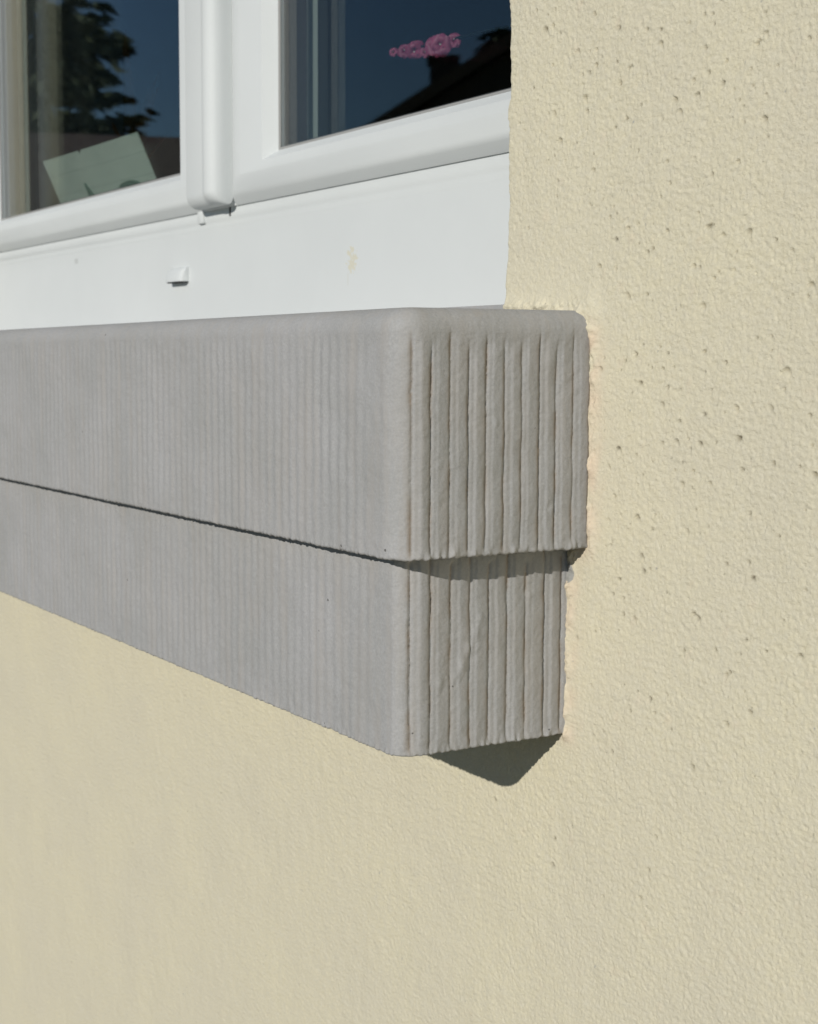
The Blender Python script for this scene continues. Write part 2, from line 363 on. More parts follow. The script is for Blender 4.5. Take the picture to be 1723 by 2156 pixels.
# left reveal and lintel soffit
def strip(p0, p1, d):
    global verts, quads
    b = len(verts); verts = np.concatenate([verts, np.array([p0, p1, (p1[0], d, p1[2]), (p0[0], d, p0[2])], float)])
    quads = np.concatenate([quads, np.array([[b, b + 1, b + 2, b + 3]])])
strip((XL, 0, 0.24), (XL, 0, 1.60), 0.141); strip((XL, 0, 1.60), (-0.0625, 0, 1.60), 0.141)
used = np.zeros(len(verts), bool); used[quads.ravel()] = True
remap = np.cumsum(used) - 1
tc = np.zeros(len(verts)); gs = np.zeros(len(verts)); pdark = np.zeros(len(verts)); pdark[:nz * nx] = PD.ravel()
pk = 0.60 * np.exp(-(np.maximum(DL, 0) / 0.0085) ** 2) * sstep(0.27, 0.245, Z) * sstep(-0.02, 0.02, X + (Z < 0) * 0.0) 
pk = pk * np.clip(0.75 + WF.at(X + 0.9, Z + 0.2, 2) / 0.00011 * 0.35, 0, 1.2)
pk2 = 0.12 * sstep(1.5, 2.6, WF.at(X + 0.2, Z + 0.5, 2) / 0.00011)
tc[:nz * nx] = np.clip(pk + pk2 * (X > -0.1), 0, 1).ravel()
gsm = np.exp(-((((X - 0.0055) / 0.0042) ** 2 + ((Z - 0.1035) / 0.0070) ** 2) ** 2))
gs[:nz * nx] = sstep(0.35, 0.55, gsm + WF.at(X + 0.1, Z + 0.1, 0) / 0.000095 * 0.12).ravel()
verts = verts[used]; quads = remap[quads]; tc = tc[used]; gs = gs[used]; pdark = pdark[used]
me = np_mesh('plaster_wall', verts, quads)
for nme, arr in (('thin_coat', tc), ('grey_smear', gs), ('pit_dark', pdark)):
    a = me.attributes.new(nme, 'FLOAT', 'POINT'); a.data.foreach_set('value', arr.astype(np.float32))
wall = link('plaster_wall', me, WALL)
tag(wall, 'rough cream plaster house wall with tiny dark pits around window and grey sill', 'wall', None, 'thing')

# ------------------------------------------------------------------ window sill
SF = Field(1.0, 0.6, 0.001, [(0.0045, 0.45, 1.0), (0.012, 0.5, 1.0), (0.05, 0.5, 1.0)], 21)
def sill_block(name, parent, yf, xe, z0, z1, rp, rt, rb, slope, groove0, pitch, ngroove, fade_top, fade_bot, amp_end, amp_front, lumps, seed, off, fall=0.0, rx=None):
    rx = rx or rp
    # plan path: front from far left, rounded corner, end back to the wall
    fx = [-2.0, -1.7] + [-t for t in spaced(-(xe - rx), 1.5, 0.0012, 0.0042)][::-1]
    path = [(x, yf, 0.0, -1.0) for x in fx]
    for k in range(1, 32):
        a = k / 32 * math.pi / 2
        n_ = Vector((math.sin(a) / rx, -math.cos(a) / rp)).normalized()
        path.append((xe - rx + rx * math.sin(a), yf + rp - rp * math.cos(a), n_.x, n_.y))
    for y in spaced(yf + rp, 0.004, 0.00065, 0.00065): path.append((xe, y, 1.0, 0.0))
    P = np.array(path)
    ring = []   # inset, z
    for k in range(6):
        a = k / 6 * math.pi / 2; ring.append((rb * (1 - math.sin(a)), z0 + rb * (1 - math.cos(a))))
    for z in spaced(z0 + rb, z1 - rt, 0.0010, 0.0010): ring.append((0.0, z))
    for k in range(1, 11):
        a = k / 10 * math.pi / 2; ring.append((rt * (1 - math.cos(a)), z1 - rt + rt * math.sin(a)))
    G = np.array(ring)
    I, U = np.meshgrid(np.arange(len(P)), np.arange(len(G)))
    px, py, ax, ay = [P[:, k][I] for k in range(4)]
    ins, zz = G[:, 0][U], G[:, 1][U]
    wz = sstep(z1 - rt - 0.02, z1, zz); zz2 = zz + (slope * (py - yf) - fall * sstep(-0.07, 0.02, px) * np.clip((py - yf) / 0.1365, 0, 1)) * wz
    # arc length style coordinate: along the end it is y, along the front it is x
    r = np.random.default_rng(seed)
    fade = sstep(0, fade_bot, zz - z0) * 0.75 + 0.25
    fade = fade * (1 - sstep(z1 - rt - fade_top, z1 - rt + 0.002, zz + 0.004 * np.sin(py * 210 + seed)))
    wob = SF.at(py * 2.2 + 0.3 + off, zz * 0.35 + off, 1) * 0.00016 + SF.at(py * 2.0 + off, zz + 0.1, 0) * 0.00005
    t = (py + wob - groove0) / pitch
    kk = np.floor(t); fr = t - kk
    ka = 0.8 + 0.35 * np.sin(kk * 12.9898 + seed) * np.cos(kk * 4.1)
    rp_ = 0.42 + 0.07 * np.sin(kk * 2.7 + seed * 1.3)          # where the crest of each rib sits
    fl = fr / rp_; fd = (fr - rp_) / (1 - rp_)
    rib = np.where(fr < rp_, np.where(fl < 0.62, 0.62 - 0.10 * sstep(0.1, 0.62, fl), 0.52 * (1 - sstep(0.62, 1.0, fl))), 0.50 * np.clip(fd, 0, 1) ** 1.5) + 0.5 * np.exp(-(np.minimum(fr, 1 - fr) / 0.09) ** 2)
    # sharp little groove line, uneven along its length
    line = np.exp(-((np.minimum(fr, 1 - fr)) / 0.06) ** 2) * np.clip(0.8 + SF.at(zz * 1.7 + kk * 0.13, kk * 0.071 + off, 0) * 0.35, 0.1, 1.6)
    on_end = sstep(0.45, 0.95, ax) * (t > -1.2)
    d = -(amp_end * ka * rib + 0.00032 * line) * fade * on_end * np.where(t < 0, sstep(-0.75, -0.05, t), 1.0)
    # broad soft ribs along the front
    phx = px / 0.0106 * 2 * math.pi + SF.at(px + 2, zz * 0.3 + off, 2) * 0.18
    afr = amp_front * sstep(xe - 0.024, xe - 0.048, px) * fade * (0.85 + 0.25 * np.clip(SF.at(px * 0.5 + 2, zz * 0.5 + 0.2 + off, 2), -1.2, 1.5))
    d = d + np.where(ax < 0.3, 1, 0) * afr * np.cos(phx)
    # brushed paint and float marks
    s = np.where(ax > 0.5, py * 1.0 + 0.4, px + 2.0)
    d = d + (SF.at(s, zz * 0.9 + off, 0) * 0.00005 + SF.at(s, zz + off, 1) * 0.00007 + SF.at(s, zz + off, 2) * 0.00018)
    for (ly, lz, ls, lh) in lumps:
        d = d + lh * np.exp(-(((py - ly) / ls) ** 2 + ((zz - lz) / (ls * 1.3)) ** 2)) * (ax > 0.5)
    # uneven lower arris
    d = d + np.exp(-((zz - z0) / 0.0035) ** 2) * SF.at(s * 1.0, np.full_like(zz, 0.07 + off), 0) * 0.00035
    x = px - ax * ins + ax * d; y = py - ay * ins + ay * d
    zz2 = zz2 + np.exp(-((zz - z0) / 0.003) ** 2) * SF.at(s * 1.0 + 0.11, np.full_like(zz, 0.21 + off), 0) * 0.00025
    V = np.stack([x, y, zz2], -1); nr, npt = x.shape
    idx = np.arange(nr * npt).reshape(nr, npt)
    quads = np.stack([idx[:-1, :-1], idx[:-1, 1:], idx[1:, 1:], idx[1:, :-1]], -1).reshape(-1, 4)
    tint_mask = on_end * fade * (0.55 * line * (fr < 0.5) + np.exp(-((1 - fr) / 0.20) ** 2) * 0.5 + 0.5 * line * (fr >= 0.5)) * np.clip(0.55 + 0.5 * SF.at(py * 0.9 + 0.2, zz * 0.4 + off, 1), 0, 1.2) * (t > -0.2)  # grime in the grooves, plus shade of the right rib flanks painted in brown
    verts = V.reshape(-1, 3); nb = len(verts)
    yb = 0.071
    back = []
    for z in (z0, z1):
        for (bx, by) in ((xe - 0.003, 0.0045), (-0.067, 0.0045), (-0.067, yb), (-2.0, yb)):
            zz_ = z + ((slope * (by - yf) - fall * float(sstep(-0.07, 0.02, bx))) if z == z1 else 0); back.append((bx, by, zz_))
    verts = np.concatenate([verts, np.array(back)])
    bot = list(idx[0][::-1]) ; top = list(idx[-1])
    ng = [bot[::1] and ([nb + 3, nb + 2, nb + 1, nb + 0] + bot)[::1], top + [nb + 4, nb + 5, nb + 6, nb + 7]]
    # back and left closing faces
    ng += [[nb + 0, nb + 1, nb + 5, nb + 4], [nb + 1, nb + 2, nb + 6, nb + 5], [nb + 2, nb + 3, nb + 7, nb + 6]]
    me = np_mesh(name, verts, quads, ng)
    a_ = me.attributes.new('groove_grime_shade', 'FLOAT', 'POINT'); a_.data.foreach_set('value', np.concatenate([np.clip(tint_mask, 0, 1).ravel(), np.zeros(8)]).astype(np.float32))
    return link(name, me, GREY, parent)

sill = empty('window_sill', (-0.6, 0.0, 0.0))
tag(sill, 'grey painted ribbed window sill of two stacked blocks jutting from the cream wall', 'window sill', None, 'thing')
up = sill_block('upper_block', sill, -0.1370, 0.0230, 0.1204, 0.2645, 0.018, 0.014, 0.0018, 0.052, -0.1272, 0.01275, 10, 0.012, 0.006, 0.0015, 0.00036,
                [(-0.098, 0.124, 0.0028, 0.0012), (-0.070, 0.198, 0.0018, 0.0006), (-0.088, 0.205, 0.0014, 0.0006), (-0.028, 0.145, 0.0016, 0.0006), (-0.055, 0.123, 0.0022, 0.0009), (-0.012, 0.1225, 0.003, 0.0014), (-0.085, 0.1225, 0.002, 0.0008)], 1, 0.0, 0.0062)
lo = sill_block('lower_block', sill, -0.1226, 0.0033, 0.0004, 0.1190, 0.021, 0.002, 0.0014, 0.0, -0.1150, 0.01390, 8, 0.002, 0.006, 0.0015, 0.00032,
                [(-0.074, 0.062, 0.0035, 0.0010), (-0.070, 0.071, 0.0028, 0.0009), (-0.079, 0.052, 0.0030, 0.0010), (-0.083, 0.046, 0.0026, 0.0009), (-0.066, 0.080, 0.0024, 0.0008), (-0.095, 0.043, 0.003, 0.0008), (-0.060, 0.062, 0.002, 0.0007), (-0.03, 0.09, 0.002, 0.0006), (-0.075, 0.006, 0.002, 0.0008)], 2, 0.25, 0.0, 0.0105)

# ------------------------------------------------------------------ window
win = empty('window', (-0.77, 0.07, 0.25))
tag(win, 'white plastic double casement window with blue sky mirrored in its glass, above the grey sill', 'window', None, 'thing')

def loop_mesh(name, prof, rect, extra, mat_, parent, inward=True, sharp=32):
    """profile (o, y, e) swept round a rectangle; o goes inwards from rect, extra[side] widens the flat after points with e=1"""
    x0, x1, z0, z1 = rect; eL, eR, eB, eT = extra; sgn = 1 if inward else -1
    vs = []
    for (o, y, e) in prof:
        l = x0 + sgn * (o + e * eL); r = x1 - sgn * (o + e * eR); b = z0 + sgn * (o + e * eB); t = z1 - sgn * (o + e * eT)
        vs += [(l, y, b), (r, y, b), (r, y, t), (l, y, t)]
    n = len(prof); qs = []
    for k in range(n):
        a, b = k * 4, ((k + 1) % n) * 4
        for c in range(4):
            d = (c + 1) % 4
            qs.append((a + c, a + d, b + d, b + c) if inward else (a + c, b + c, b + d, a + d))
    bm = bmesh.new(); bv = [bm.verts.new(p) for p in vs]
    for f in qs: bm.faces.new([bv[i] for i in f])
    return link(name, bm_mesh(name, bm, sharp=sharp), mat_, parent)

def arc(cx, cy, r, a0, a1, n, e=0):
    return [(cx + r * math.cos(math.radians(a0 + (a1 - a0) * k / n)), cy + r * math.sin(math.radians(a0 + (a1 - a0) * k / n)), e) for k in range(n + 1)]

XI0, XI1, ZI0, ZI1 = -1.442, -0.078, 0.3865, 1.545
# frame: a slim rounded lip round the sashes, a faint step, then the flat board down to the sill
fp = [(0.0, 0.138, 0), (0.0, 0.0702, 0), (0.0008, 0.0693, 0), (0.0020, 0.0690, 0), (0.0100, 0.0690, 0), (0.0112, 0.0694, 0), (0.0135, 0.0706, 0), (0.0150, 0.0709, 0),
      (0.0190, 0.0709, 0), (0.0205, 0.0713, 0), (0.035, 0.0713, 0), (0.036, 0.0713, 1), (0.036, 0.138, 1)]
loop_mesh('frame', fp, (XI0, XI1, ZI0, ZI1), (0.007, 0.0, 0.098, 0.03), PVC, win, inward=False)

YS, YG = 0.0550, 0.0726
def sash_prof(w):
    p = [(0.0, 0.128, 0), (0.0, 0.0672, 0), (0.0070, 0.0605, 0), (0.0130, 0.0580, 0), (0.0190, 0.0560, 0), (0.0250, YS - 0.0001, 0), (0.0256, YS, 0.30), (w - 0.0060, YS + 0.0016, 0.85), (w - 0.0015, YS + 0.0034, 1)] + \
        [(w + 0.0078, YG - 0.0008, 1), (w + 0.0078, 0.112, 1)] + [(w - 0.002, 0.128, 1)]
    return p
def sash(x0, x1, z0, z1, exL, exR):
    W = 0.0362
    s = loop_mesh('sash', sash_prof(W), (x0, x1, z0, z1), (exL, exR, 0.0, 0.02), PVC, win, sharp=26)
    gx0, gx1, gz0, gz1 = x0 + W + 0.0078 + exL, x1 - W - 0.0078 - exR, z0 + W + 0.0078, z1 - W - 0.0278
    for y in (YG, YG + 0.026):
        link('glass_pane', bm_mesh('glass_pane', box_bm(gx0 - 0.006, gx1 + 0.006, y, y + 0.004, gz0 - 0.006, gz1 + 0.006)), GLASS, s)
    b = loop_mesh('spacer', [(0.0, YG + 0.0042, 0), (0.008, YG + 0.0042, 0), (0.008, YG + 0.0258, 0), (0.0, YG + 0.0258, 0)], (gx0 - 0.004, gx1 + 0.004, gz0 - 0.004, gz1 + 0.004), (0, 0, 0, 0), ALU, s, sharp=20)
    g = loop_mesh('gasket', [(-0.001, YG - 0.0016, 0), (0.0016, YG - 0.0012, 0), (0.0020, YG - 0.0003, 0), (-0.001, YG - 0.0003, 0)], (gx0, gx1, gz0, gz1), (0, 0, 0, 0), GASK, s, sharp=20)
    return s
ZS0, ZS1 = 0.3850, 1.538
sash(-0.6080, -0.0850, ZS0, ZS1, 0.0385, 0.018)
sash(-1.4390, -0.6090, ZS0, ZS1, 0.0300, 0.077)

# cover strip over the meeting stiles: flat left half, convex right half, rounded foot
def cover_strip():
    prof = [(-0.6770, 0.0640), (-0.6770, 0.0462), (-0.6762, 0.0452), (-0.6750, 0.0449), (-0.6400, 0.0449), (-0.6350, 0.0447), (-0.6325, 0.0437), (-0.6295, 0.0417), (-0.6258, 0.0403),
            (-0.6212, 0.0397), (-0.6168, 0.0401), (-0.6128, 0.0414), (-0.6098, 0.0437), (-0.6080, 0.0470), (-0.6070, 0.0520), (-0.6069, 0.0570), (-0.6067, 0.0640)]
    xm = -0.6400; rr = 0.013; zb = 0.3855
    st = [(zb + rr * (1 - math.cos(a)), math.sin(a)) for a in [k / 8 * math.pi / 2 for k in range(9)]] + [(0.45, 1), (0.8, 1), (1.53, 1)]
    bm = bmesh.new(); rings = []
    for z, s in st:
        ring = []
        for (x, y) in prof:
            yy = 0.0585 - (0.0585 - y) * (0.06 + 0.94 * s)
            k = 0.93 + 0.07 * s
            ring.append(bm.verts.new((xm + (x - xm) * k, yy, z)))
        rings.append(ring)
    for a, b in zip(rings[:-1], rings[1:]):
        for k in range(len(a) - 1): bm.faces.new((a[k], a[k + 1], b[k + 1], b[k]))
        bm.faces.new((a[-1], a[0], b[0], b[-1]))
    bm.faces.new(rings[0]); bm.faces.new(rings[-1])
    return bm_mesh('cover_strip', bm, sharp=40)
link('cover_strip', cover_strip(), PVC, win)
link('end_tab', bm_mesh('end_tab', box_bm(-0.6990, -0.6850, 0.0664, 0.0712, 0.3735, 0.3905, 0.0020), sharp=40), PVC, win)
link('joint_gap', bm_mesh('joint_gap', box_bm(-0.6262, -0.6242, 0.0680, 0.0691, 0.3765, 0.3862)), DARKJ, win)

# little hood over the drainage slot
bm = bmesh.new()
st = []
for k in range(7):
    a = k / 6 * math.pi / 2
    st.append((0.3178 + 0.0150 * math.sin(a), 0.0772 - 0.0105 * (0.12 + 0.88 * math.cos(a))))
st = [(0.3178, 0.0667)] + [(z, y) for z, y in st[1:]]
x0, x1 = -0.7830, -0.7420
cols = []
for x, s in ((x0, 0.75), (x0 + 0.003, 0.95), (x0 + 0.007, 1.0), (x1 - 0.010, 1.0), (x1 - 0.0045, 0.96), (x1 - 0.0015, 0.85), (x1, 0.60)):
    cols.append([bm.verts.new((x, 0.0772 - (0.0772 - y) * s, z)) for z, y in st] + [bm.verts.new((x, 0.0774, st[-1][0])), bm.verts.new((x, 0.0774, 0.3178))])
for a, b in zip(cols[:-1], cols[1:]):
    n = len(a)
    for k in range(n): bm.faces.new((a[k], a[(k + 1) % n], b[(k + 1) % n], b[k]))
bm.faces.new(cols[0]); bm.faces.new(cols[-1])
for v_ in bm.verts: v_.co.x += 0.0113; v_.co.y -= 0.0059
dc = link('drain_cap', bm_mesh('drain_cap', bm, sharp=45), PVC, win)
dc['label'] = 'small white hooded drain cap on the flat lower board'
link('drain_slot', bm_mesh('drain_slot', box_bm(-0.7687, -0.7337, 0.0629, 0.0711, 0.3168, 0.3176)), DARKJ, dc)

# ------------------------------------------------------------------ things behind the glass
INS = mat('inner_sill_board', (0.55, 0.54, 0.52), 0.4)
setin(INS, 'Base Color', ramp(INS, noise(INS, objco(INS), 20, 4), [(0.3, (0.5, 0.49, 0.47)), (0.7, (0.58, 0.57, 0.55))]))
o = struct('inner_windowsill', bm_mesh('inner_windowsill', box_bm(XL, XR, 0.141, 0.44, 0.357, 0.380, 0.004)), INS)

CARD = mat('grey_green_card', (0.40, 0.45, 0.41), 0.8)
v = objco(CARD)
sx = nd(CARD, 'ShaderNodeSeparateXYZ'); CARD.node_tree.links.new(v, sx.inputs[0])
ln = math_(CARD, 'LESS_THAN', math_(CARD, 'FRACT', math_(CARD, 'MULTIPLY', sx.outputs[1], 38.0)), 0.06)
setin(CARD, 'Base Color', mixc(CARD, math_(CARD, 'MULTIPLY', ln, 0.3), ramp(CARD, noise(CARD, v, 14, 3), [(0.3, (0.52, 0.57, 0.53)), (0.7, (0.58, 0.62, 0.58))]), (0.20, 0.26, 0.24)))
INK = mat('dark_green_ink', (0.10, 0.18, 0.15), 0.7)
# card plane: local x along the top edge, local y up the slope
TL, TR = Vector((-1.289, 0.1062, 0.5035)), Vector((-0.954, 0.1062, 0.5012))
ex = (TR - TL).normalized(); ey = -Vector((0, 0.025, -0.056)).normalized(); ez = ex.cross(ey).normalized(); ey = ez.cross(ex)
mw = Matrix((ex, ey, ez)).transposed().to_4x4()
Wc, Hc = (TR - TL).length, 0.129
mw.translation = TL - ey * Hc
bmc = bmesh.new(); nxc, nyc = 16, 10
gv = [[bmc.verts.new((Wc * i / nxc, Hc * j / nyc, 0.003 * math.sin(i / nxc * 3.1) * (j / nyc))) for i in range(nxc + 1)] for j in range(nyc + 1)]
# a small nick in the upper edge
for j in range(nyc):
    for i in range(nxc): bmc.faces.new((gv[j][i], gv[j][i + 1], gv[j + 1][i + 1], gv[j + 1][i]))
gv[nyc][7].co.y -= 0.005; gv[nyc][6].co.x += 0.014; gv[nyc][8].co.x -= 0.014
g = bmesh.ops.extrude_face_region(bmc, geom=list(bmc.faces))
bmesh.ops.translate(bmc, vec=(0, 0, -0.0012), verts=[e for e in g['geom'] if isinstance(e, bmesh.types.BMVert)])
card = link('paper_card', bm_mesh('paper_card', bmc), CARD)
card.matrix_world = mw
tag(card, 'grey green paper card leaning behind the left window pane', 'card', None, 'thing')
def mark(pts):
    bm = bmesh.new(); f = bm.faces.new([bm.verts.new((x, y, 0.0042)) for x, y in pts])
    g = bmesh.ops.extrude_face_region(bm, geom=[f]); bmesh.ops.translate(bm, vec=(0, 0, -0.0030), verts=[e for e in g['geom'] if isinstance(e, bmesh.types.BMVert)])
    o = bpy.data.objects.new('printed_mark', bm_mesh('printed_mark', bm)); COL.objects.link(o); o.data.materials.append(INK); o.parent = card; return o
mark([(0.118, 0.050), (0.150, 0.050), (0.122, 0.088)])
mark([(0.258 + 0.045 * math.cos(t), 0.060 + 0.018 * math.sin(t)) for t in [k / 20 * 2 * math.pi for k in range(20)]])

# dried plant in a pot behind the card
TERR = mat('dark_clay', (0.10, 0.05, 0.03), 0.8); DRY = mat('dried_brown_leaf', (0.28, 0.11, 0.03), 0.8)
PETAL = mat('pink_petal', (0.62, 0.10, 0.30), 0.55); LIP_M = mat('white_flower_heart', (0.8, 0.74, 0.74), 0.5)
STEM = mat('green_stem', (0.004, 0.006, 0.003), 0.95, 0.0); GREENL = mat('dark_orchid_leaf', (0.025, 0.05, 0.02), 0.5)
setin(PETAL, 'Base Color', ramp(PETAL, noise(PETAL, objco(PETAL), 60, 3), [(0.3, (0.24, 0.02, 0.08)), (0.7, (0.38, 0.06, 0.15))]))
def lathe(name, prof, m, parent, loc, n=24):
    bm = bmesh.new(); rings = [[bm.verts.new((loc[0] + r * math.cos(k / n * 2 * math.pi), loc[1] + r * math.sin(k / n * 2 * math.pi), loc[2] + z)) for k in range(n)] for r, z in prof]
    for a, b in zip(rings[:-1], rings[1:]):
        for k in range(n): bm.faces.new((a[k], a[(k + 1) % n], b[(k + 1) % n], b[k]))
    bm.faces.new(rings[0]); bm.faces.new(rings[-1])
    return link(name, bm_mesh(name, bm, sharp=40), m, parent)
def tube(name, pts, rad, m, parent, n=8):
    bm = bmesh.new(); pts = [Vector(p) for p in pts]; rings = []
    for i, p in enumerate(pts):
        d = (pts[min(i + 1, len(pts) - 1)] - pts[max(i - 1, 0)]).normalized(); a = d.orthogonal().normalized(); b = d.cross(a)
        r = rad[i] if isinstance(rad, (list, tuple)) else rad
        rings.append([bm.verts.new(p + a * r * math.cos(k / n * 2 * math.pi) + b * r * math.sin(k / n * 2 * math.pi)) for k in range(n)])
    for a, b in zip(rings[:-1], rings[1:]):
        for k in range(n): bm.faces.new((a[k], a[(k + 1) % n], b[(k + 1) % n], b[k]))
    bm.faces.new(rings[0]); bm.faces.new(rings[-1])
    return link(name, bm_mesh(name, bm, smooth=True), m, parent)
dp = empty('dried_plant', (-1.52, 0.32, 0.380))
tag(dp, 'brown dried leafy plant in a dark clay pot behind the grey green card', 'plant', None, 'thing')
lathe('pot', [(0.038, 0.0), (0.050, 0.085), (0.054, 0.085), (0.054, 0.098), (0.046, 0.098), (0.044, 0.085)], TERR, dp, (-1.52, 0.32, 0.380))
rr = random.Random(4)
for k in range(9):
    a = rr.uniform(0, 6.28); h = rr.uniform(0.12, 0.30); w = rr.uniform(0.010, 0.020); sp = rr.uniform(0.01, 0.05)
    bm = bmesh.new(); L = []
    for i in range(7):
        t = i / 6; c = Vector((-1.52 + math.cos(a) * sp * t * t * 1.6, 0.32 + math.sin(a) * sp * t * t * 1.6, 0.46 + h * t)); wd = w * math.sin(math.pi * min(1, 0.15 + t * 0.85)) + 0.0006
        s = Vector((-math.sin(a), math.cos(a), 0)); L.append((bm.verts.new(c - s * wd), bm.verts.new(c + Vector((math.cos(a), math.sin(a), 0)) * wd * 0.3), bm.verts.new(c + s * wd)))
    for p, q_ in zip(L[:-1], L[1:]):
        bm.faces.new((p[0], p[1], q_[1], q_[0])); bm.faces.new((p[1], p[2], q_[2], q_[1]))
    link('leaf', bm_mesh('leaf', bm, smooth=True), DRY, dp)

orc = empty('orchid', (-0.29, 0.25, 0.380))
tag(orc, 'pink orchid spray glimpsed behind the right window pane', 'orchid', None, 'thing')
lathe('pot', [(0.030, 0.0), (0.036, 0.040), (0.038, 0.040), (0.038, 0.048), (0.033, 0.048), (0.032, 0.040)], GREENL, orc, (-0.29, 0.25, 0.380))
tube('stem', [(-0.29, 0.25, 0.425), (-0.288, 0.249, 0.48), (-0.296, 0.245, 0.512), (-0.33, 0.235, 0.529), (-0.40, 0.215, 0.530), (-0.45, 0.205, 0.529), (-0.50, 0.201, 0.530), (-0.533, 0.199, 0.531)], [0.0015] * 6 + [0.0011, 0.0008], STEM, orc)
def blossom(c, r, tilt):
    c = Vector(c); face = Vector((0.75, -0.62, -0.15 + tilt)).normalized(); a = face.orthogonal().normalized(); b = face.cross(a)
    rot = rr.uniform(0, 6.28)
    root = None
    bm = bmesh.new()
    for k in range(5):
        an = rot + k / 5 * 2 * math.pi + rr.uniform(-0.15, 0.15); d = a * math.cos(an) + b * math.sin(an); s = face.cross(d); rows_ = []
        L = r * rr.uniform(0.85, 1.15); wmax = r * (0.62 if k % 2 else 0.75)
        for i in range(5):
            t = i / 4; wd = wmax * math.sin(math.pi * (0.12 + 0.83 * t)); p = c + d * L * t + face * (0.004 * math.sin(3 * t))
            rows_.append((bm.verts.new(p - s * wd), bm.verts.new(p + face * wd * 0.25), bm.verts.new(p + s * wd)))
        for p, q_ in zip(rows_[:-1], rows_[1:]):
            bm.faces.new((p[0], p[1], q_[1], q_[0])); bm.faces.new((p[1], p[2], q_[2], q_[1]))
    fl = link('blossom', bm_mesh('blossom', bm, smooth=True), PETAL, orc)
    bm = bmesh.new(); bmesh.ops.create_icosphere(bm, subdivisions=2, radius=r * 0.08); bmesh.ops.translate(bm, vec=c + face * 0.008, verts=bm.verts)
    h = link('flower_heart', bm_mesh('flower_heart', bm, smooth=True), LIP_M, fl)
for c, r, t in [((-0.4470, 0.198, 0.5240), 0.0125, 0.0), ((-0.4640, 0.203, 0.5250), 0.0135, 0.35), ((-0.4950, 0.200, 0.5280), 0.0115, -0.3), ((-0.5060, 0.196, 0.5270), 0.0085, 0.25), ((-0.5300, 0.198, 0.5310), 0.0055, 0.0), ((-0.4400, 0.208, 0.5265), 0.0090, 0.3), ((-0.4860, 0.206, 0.5240), 0.0070, 0.1)]:
    blossom(c, r * 0.82, t)
for k, (dx, dy) in enumerate([(0.05, 0.02), (-0.045, 0.03), (0.0, 0.06)]):
    bm = bmesh.new(); L = []
    for i in range(6):
        t = i / 5; c = Vector((-0.29 + dx * t, 0.25 + dy * t, 0.425 + 0.02 * math.sin(t * 3.0))); w = 0.012 * math.sin(math.pi * (0.1 + 0.85 * t)); s = Vector((-dy, dx, 0)).normalized()
        L.append((bm.verts.new(c - s * w), bm.verts.new(c - Vector((0, 0, 0.003))), bm.verts.new(c + s * w)))
    for p, q_ in zip(L[:-1], L[1:]):
        bm.faces.new((p[0], p[1], q_[1], q_[0])); bm.faces.new((p[1], p[2], q_[2], q_[1]))
    link('leaf', bm_mesh('leaf', bm, smooth=True), GREENL, orc)

# ------------------------------------------------------------------ across the street: what the glass mirrors
BARK = mat('spruce_bark', (0.07, 0.05, 0.035), 0.9); NEED = mat('spruce_needles', (0.035, 0.055, 0.022), 0.75)
setin(NEED, 'Base Color', ramp(NEED, noise(NEED, objco(NEED), 0.9, 4), [(0.3, (0.025, 0.042, 0.018)), (0.7, (0.055, 0.075, 0.03))]))
def spruce(label, x, y, H, spread, seed, n_spray):
    r = np.random.default_rng(seed)
    t = empty('spruce_tree', (x, y, ZG)); tag(t, label, 'tree', None, 'thing')
    tube('trunk', [(x, y, ZG + H * k / 6 * 0.97) for k in range(7)], [0.35 * (1 - k / 6.4) * H / 20 for k in range(7)], BARK, t, 10)
    nb = int(H * 26); vs = []; fs = []
    for k in range(nb):
        u = r.uniform(0.08, 1.0) ** 0.85; z = ZG + H * u
        L = spread * (1 - u) ** 0.75 * r.uniform(0.65, 1.12) + 0.15; a = r.uniform(0, 2 * math.pi); droop = r.uniform(0.15, 0.38)
        for s in range(max(4, int(n_spray * L / spread))):
            q1 = r.uniform(0.12, 1.0); c = np.array([x + math.cos(a) * L * q1, y + math.sin(a) * L * q1, z - droop * L * q1 + 0.22 * L * q1 ** 3])
            c += r.normal(0, 0.10, 3) * np.array([1, 1, 0.6])
            d = np.array([math.cos(a + r.normal(0, 0.5)), math.sin(a + r.normal(0, 0.5)), -0.35 + r.normal(0, 0.25)]); d /= np.linalg.norm(d)
            s_ = np.cross(d, r.normal(0, 1, 3)); s_ /= np.linalg.norm(s_); ln = r.uniform(0.28, 0.6); w = r.uniform(0.08, 0.16)
            b = len(vs); vs += [c - d * ln * 0.5 - s_ * w * 0.5, c - s_ * w, c + d * ln, c + s_ * w]; fs.append((b, b + 1, b + 2, b + 3))
    me = np_mesh('crown', np.array(vs), np.array(fs), smooth=False)
    link('crown', me, NEED, t)
spruce('tall dark spruce across the street, mirrored in the left pane', -46.5, -15.4, 19.5, 4.6, 5, 60)
spruce('smaller spruce behind the neighbouring chimney, mirrored in the right pane', -38.0, -26.6, 11.6, 2.6, 6, 26)

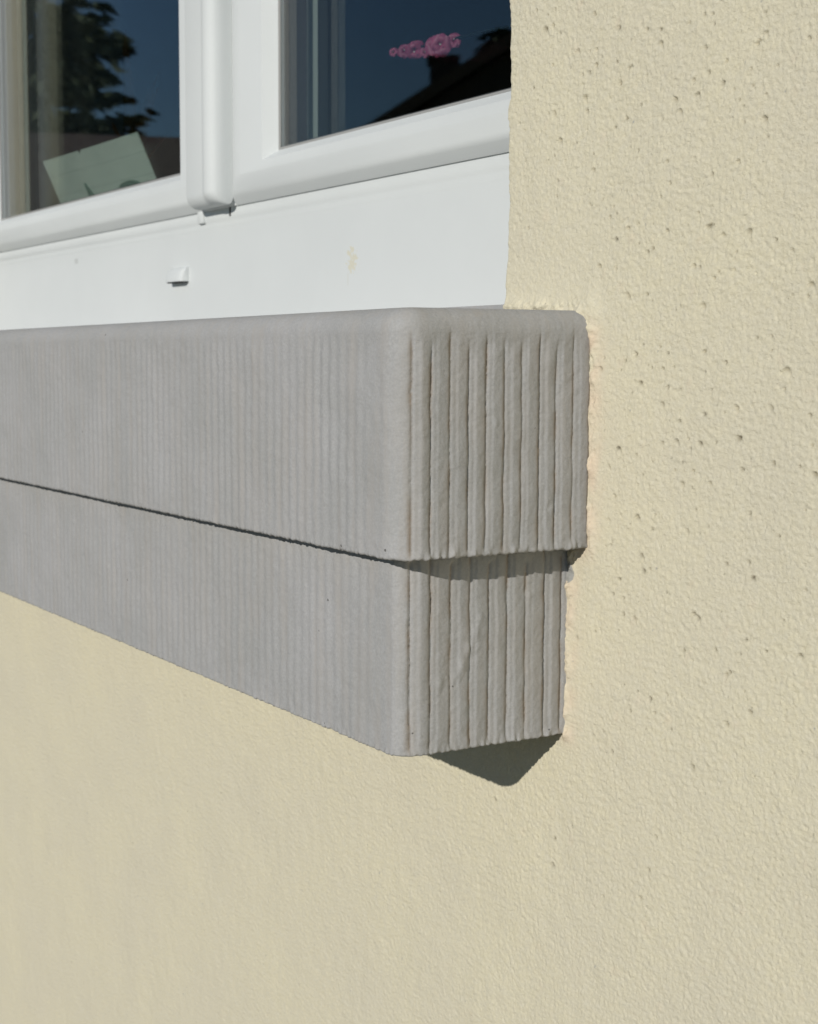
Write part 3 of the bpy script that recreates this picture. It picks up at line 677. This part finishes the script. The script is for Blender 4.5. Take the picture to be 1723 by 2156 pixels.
WOOD = mat('dark_timber_cladding', (0.06, 0.04, 0.03), 0.8); TILE = mat('dark_roof_tiles', (0.07, 0.05, 0.045), 0.75)
CHIM = mat('chimney_brick', (0.13, 0.08, 0.06), 0.9); VERGE = mat('brown_verge_board', (0.16, 0.09, 0.05), 0.7); LIT = mat('house_render', (0.32, 0.29, 0.25), 0.85)
setin(TILE, 'Base Color', ramp(TILE, noise(TILE, objco(TILE), 4, 5), [(0.3, (0.11, 0.08, 0.07)), (0.7, (0.17, 0.12, 0.10))]))
setin(WOOD, 'Base Color', ramp(WOOD, noise(WOOD, stretch(WOOD, objco(WOOD), (8, 8, 0.5)), 2, 4), [(0.3, (0.10, 0.07, 0.05)), (0.7, (0.16, 0.11, 0.08))]))
def house(label, origin, ang, halfw, length, eave, ridge, wm, chimney=None, windows=()):
    """gable house; local x across the gable, local y away from us"""
    h = empty('house', (0, 0, 0)); tag(h, label, 'house', None, 'thing')
    M = Matrix.Translation(Vector((origin[0], origin[1], ZG))) @ Matrix.Rotation(ang, 4, 'Z')
    def put(name, bm, m, parent=None):
        o = link(name, bm_mesh(name, bm), m); o.parent = parent or h; return o
    eave -= ZG; ridge -= ZG; p = (ridge - eave) / halfw
    bm = bmesh.new(); hw = halfw - 0.5; er = eave + 0.5 * p - 0.12
    pts = [(-hw, 0), (hw, 0), (hw, er), (0, ridge - 0.12), (-hw, er)]
    f = bm.faces.new([bm.verts.new((x, 0, z)) for x, z in pts]); g = bmesh.ops.extrude_face_region(bm, geom=[f])
    bmesh.ops.translate(bm, vec=(0, length, 0), verts=[e for e in g['geom'] if isinstance(e, bmesh.types.BMVert)]); put('wall', bm, wm)
    bm = bmesh.new(); th = 0.16
    pts = [(-halfw, eave), (0, ridge), (halfw, eave), (halfw, eave + th), (0, ridge + th), (-halfw, eave + th)]
    f = bm.faces.new([bm.verts.new((x, -0.4, z)) for x, z in pts]); g = bmesh.ops.extrude_face_region(bm, geom=[f])
    bmesh.ops.translate(bm, vec=(0, length + 0.8, 0), verts=[e for e in g['geom'] if isinstance(e, bmesh.types.BMVert)]); rf = put('roof', bm, TILE)
    for s in (-1, 1):
        bm = bmesh.new(); q4 = [(s * halfw, eave - 0.10), (0, ridge - 0.10), (0, ridge + th + 0.01), (s * halfw, eave + th + 0.01)]
        f = bm.faces.new([bm.verts.new((x, -0.44, z)) for x, z in q4]); g = bmesh.ops.extrude_face_region(bm, geom=[f])
        bmesh.ops.translate(bm, vec=(0, 0.03, 0), verts=[e for e in g['geom'] if isinstance(e, bmesh.types.BMVert)]); put('verge_board', bm, VERGE, rf)
    if chimney:
        cx0, cx1, cy0, ct = chimney; ct -= ZG
        put('chimney', box_bm(cx0, cx1, cy0, cy0 + 0.6, ridge - p * max(abs(cx0), abs(cx1)) - 0.4, ct, 0.01), CHIM, rf)
        put('chimney_cap', box_bm(cx0 - 0.06, cx1 + 0.06, cy0 - 0.06, cy0 + 0.66, ct, ct + 0.10, 0.01), CHIM, rf)
    for (wx, wz, ww, wh) in windows:
        w = put('window', box_bm(wx - ww / 2, wx + ww / 2, -0.05, 0.02, wz, wz + wh, 0.01), VERGE)
        put('pane', box_bm(wx - ww / 2 + 0.08, wx + ww / 2 - 0.08, -0.06, -0.045, wz + 0.08, wz + wh - 0.08), RUBBER, w)
    h.matrix_world = M
e1 = Vector((1.52, -2.33)).normalized()
oh = Vector((-25.116, -14.465)) + e1 * 4.0
house('neighbouring gable house with chimney, mirrored in the right pane', (oh.x, oh.y), math.atan2(e1.y, e1.x) + math.pi, 5.2, 10.0, 4.6 - 0.63 * 1.2, 4.6 + 0.63 * 4.0, WOOD, (4.0 - 1.74, 4.0 - 1.21, 0.2, 6.10), [(-1.6, 3.2, 1.2, 1.2), (1.6, 3.2, 1.2, 1.2)])
e1 = Vector((0.95, -2.475)).normalized()
oh = Vector((-32.353, -13.418)) + e1 * -3.2
# long low house seen from its eaves side: ridge runs across the view
a2 = math.atan2(e1.y, e1.x) - math.pi / 2
o2 = Vector((-32.353, -13.418)) + e1 * 2.3
house('low long house below the spruce, mirrored in the left pane', (o2.x, o2.y), a2 + math.pi, 4.2, 11.2, 2.4, 5.25, LIT)
